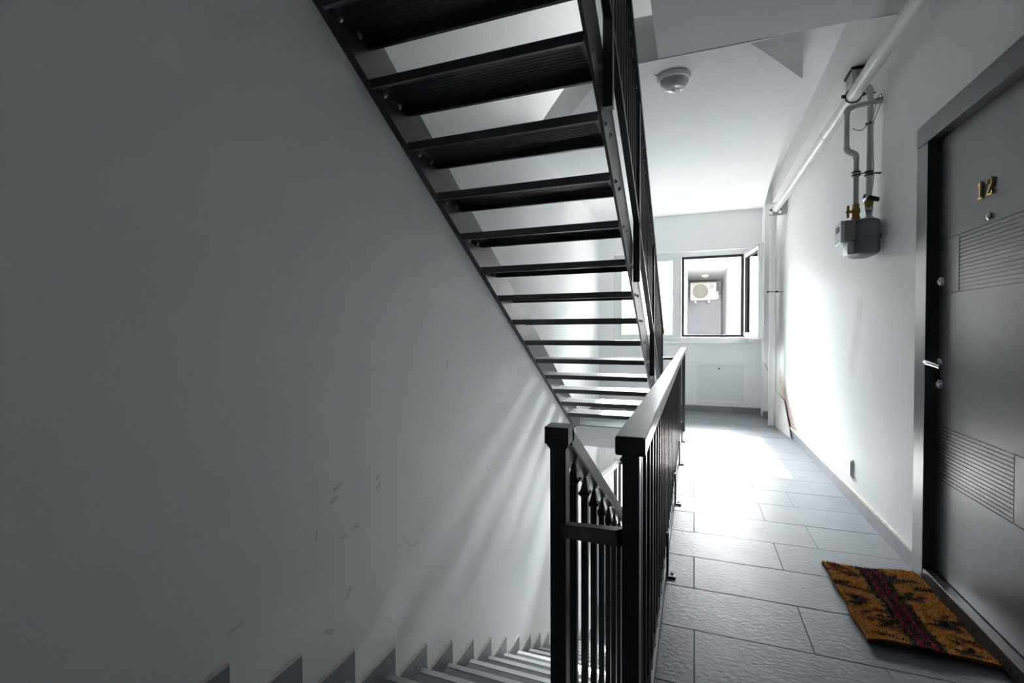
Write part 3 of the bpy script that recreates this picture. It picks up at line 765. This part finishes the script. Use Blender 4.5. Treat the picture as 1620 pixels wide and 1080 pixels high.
for i in range(16000):
    u, v = rnd.random(), rnd.random(); c_ = matcol(min(1, max(0, u+rnd.gauss(0, .014))), min(1, max(0, v+rnd.gauss(0, .008)))); g = rnd.uniform(.5, 1.7)
    if rnd.random() < .02: c_ = (.4, .33, .2)
    p = Vector(mat_point(u, v, -.001)); t = rnd.uniform(0, 6.283); lean = rnd.uniform(.003, .012); w_ = rnd.uniform(.0010, .0020)
    d = Vector((math.cos(t), math.sin(t), 0)); tip = p+d*lean+Vector((0, 0, rnd.uniform(.004, .010))); s_ = Vector((-d.y, d.x, 0))*w_
    k0 = len(vs); vs += [p-s_, p+s_, tip]; cols += [tuple(x*g for x in c_)]*3; fs.append((k0, k0+1, k0+2))
for i in range(1500):   # frayed rim
    e = rnd.random(); side = rnd.randrange(4)
    u, v, d = ((e, 0, (0, -1)), (e, 1, (0, 1)), (0, e, (-1, 0)), (1, e, (1, 0)))[side]
    p = Vector(mat_point(u, v, -rnd.uniform(.002, .014))); d = Vector((d[0]+rnd.uniform(-.5, .5), d[1]+rnd.uniform(-.5, .5), rnd.uniform(-.2, .4))).normalized()
    if p.z < .004: p.z = .004
    tip = p+d*rnd.uniform(.004, .016); tip.z = max(tip.z, .002); s_ = Vector((-d.y, d.x, 0))*.001; k0 = len(vs)
    g = rnd.uniform(.4, 1.2); vs += [p-s_, p+s_, tip]; cols += [tuple(x*g for x in (.10, .055, .02))]*3; fs.append((k0, k0+1, k0+2))
pile = put('coir_pile', colored_mesh('coir_pile', vs, fs, cols, mm), mroot, mo); pile['kind'] = 'stuff'

# ------------------------------------------------------------------ outside the window
part('ground', MB().box(-120, 120, 9, 160, -6.3, -6.0), M['ground'], kind='structure')
nb = thing('neighbour_building', (1.5, 13.5, -6), 'white rendered building with a loggia seen through the open casement', 'building')
F0, F1 = 11.5, 15.5
bx0, bx1 = -.15, .74
b = MB()
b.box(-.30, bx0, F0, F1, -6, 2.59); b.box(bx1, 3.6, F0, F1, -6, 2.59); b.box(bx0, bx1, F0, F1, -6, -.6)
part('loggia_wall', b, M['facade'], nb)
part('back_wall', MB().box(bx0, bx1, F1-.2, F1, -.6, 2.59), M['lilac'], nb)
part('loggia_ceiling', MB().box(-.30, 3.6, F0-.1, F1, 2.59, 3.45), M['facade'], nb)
lmp = thing('loggia_lamp', (.28, 13.7, 2.59), 'small round lamp under the neighbouring loggia ceiling', 'lamp')
part('lamp_shade', MB().lathe([(0, -.07), (.06, -.055), (.09, -.02), (.09, 0)], (.28, 13.7, 2.59), (0, 0, 1), 20), M['acgrille'], lmp)
ac = thing('air_conditioner', (.25, 14.9, 1.9), 'white outdoor air conditioner on the grey loggia wall', 'air conditioner')
ax0, ax1, az0, az1, ay = -.1, .60, 2.0, 2.51, 14.85
part('ac_case', MB().box(ax0, ax1, ay, ay+.36, az0, az1), M['acwhite'], ac, bevel=.02)
fc = (ax0+.27, ay-.004, (az0+az1)/2)
m = MB()
for rr in (.04, .08, .12, .16, .20): m.tube([(fc[0]+rr*math.cos(2*math.pi*i/32), fc[1], fc[2]+rr*math.sin(2*math.pi*i/32)) for i in range(33)], .006, 6)
for i in range(8): t = math.pi*i/8; m.cyl((fc[0]-.21*math.cos(t), fc[1], fc[2]-.21*math.sin(t)), (fc[0]+.21*math.cos(t), fc[1], fc[2]+.21*math.sin(t)), .005, 6)
part('fan_grille', m, M['acgrille'], ac)
part('fan_disc', MB().lathe([(0, 0), (.21, 0), (.21, .003)], (fc[0], ay-.003, fc[2]), (0, -1, 0), 32), M['acgrille'], ac)
m = MB(); m.tube([(ax1-.13+.05*math.cos(2*math.pi*i/24), ay-.004, az1-.13+.05*math.sin(2*math.pi*i/24)) for i in range(25)], .008, 6)
m.cyl((ax1-.13, ay, az1-.13), (ax1-.13, ay-.006, az1-.13), .022, 12)
part('badge', m, M['lilac'], ac)
for xx in (ax0+.12, ax1-.22): part('bracket', MB().box(xx, xx+.05, ay-.02, 15.3, az0-.09, az0), M['acwhite'], ac)
part('valve_cover', MB().box(ax1, ax1+.06, ay+.05, ay+.3, az0+.02, az0+.25), M['acwhite'], ac)
part('ac_pipe', MB().tube([(ax1+.05, ay+.2, az0+.2), (ax1+.2, ay+.4, az0+.12), (bx1, ay+.42, az0+.02)], .022, 8), M['acwhite'], ac)
# trees far beyond the fixed pane
def tree(x, y, h, r, lab):
    t = thing('tree', (x, y, -6), lab, 'tree', 'trees beyond the window'); rn = random.Random(int(x*10))
    part('trunk', MB().tube([(x, y, -6), (x+.2, y, -6+h*.5), (x, y, -6+h*.8)], [.35, .25, .1], 8), M['trunk'], t)
    m = MB()
    for i in range(900):
        while True:
            p = Vector((rn.uniform(-1, 1), rn.uniform(-1, 1), rn.uniform(-1, 1)))
            if .35 < p.length < 1: break
        c_ = Vector((x+p.x*r, y+p.y*r, -6+h*.72+p.z*h*.32)); a = Vector((rn.gauss(0, 1), rn.gauss(0, 1), rn.gauss(0, 1))).normalized(); b2 = a.orthogonal().normalized(); s_ = rn.uniform(.15, .35)
        m.add([c_-a*s_, c_+b2*s_*.6, c_+a*s_, c_-b2*s_*.6], [(0, 1, 2, 3)])
    part('crown', m, M['leaf'], t)
part('sky_blocker_far', MB().box(-70, -3.5, 62, 74, -6, 12), M['sky_blocker'], kind='structure')  # plain block added to hold sky light off the right wall
tree(-7.2, 42, 7.6, 2.4, 'low hazy tree seen through the fixed pane behind the stair treads')
tree(-3.4, 46, 7.3, 2.0, 'hazy tree low in the strip of pane beside the casement')
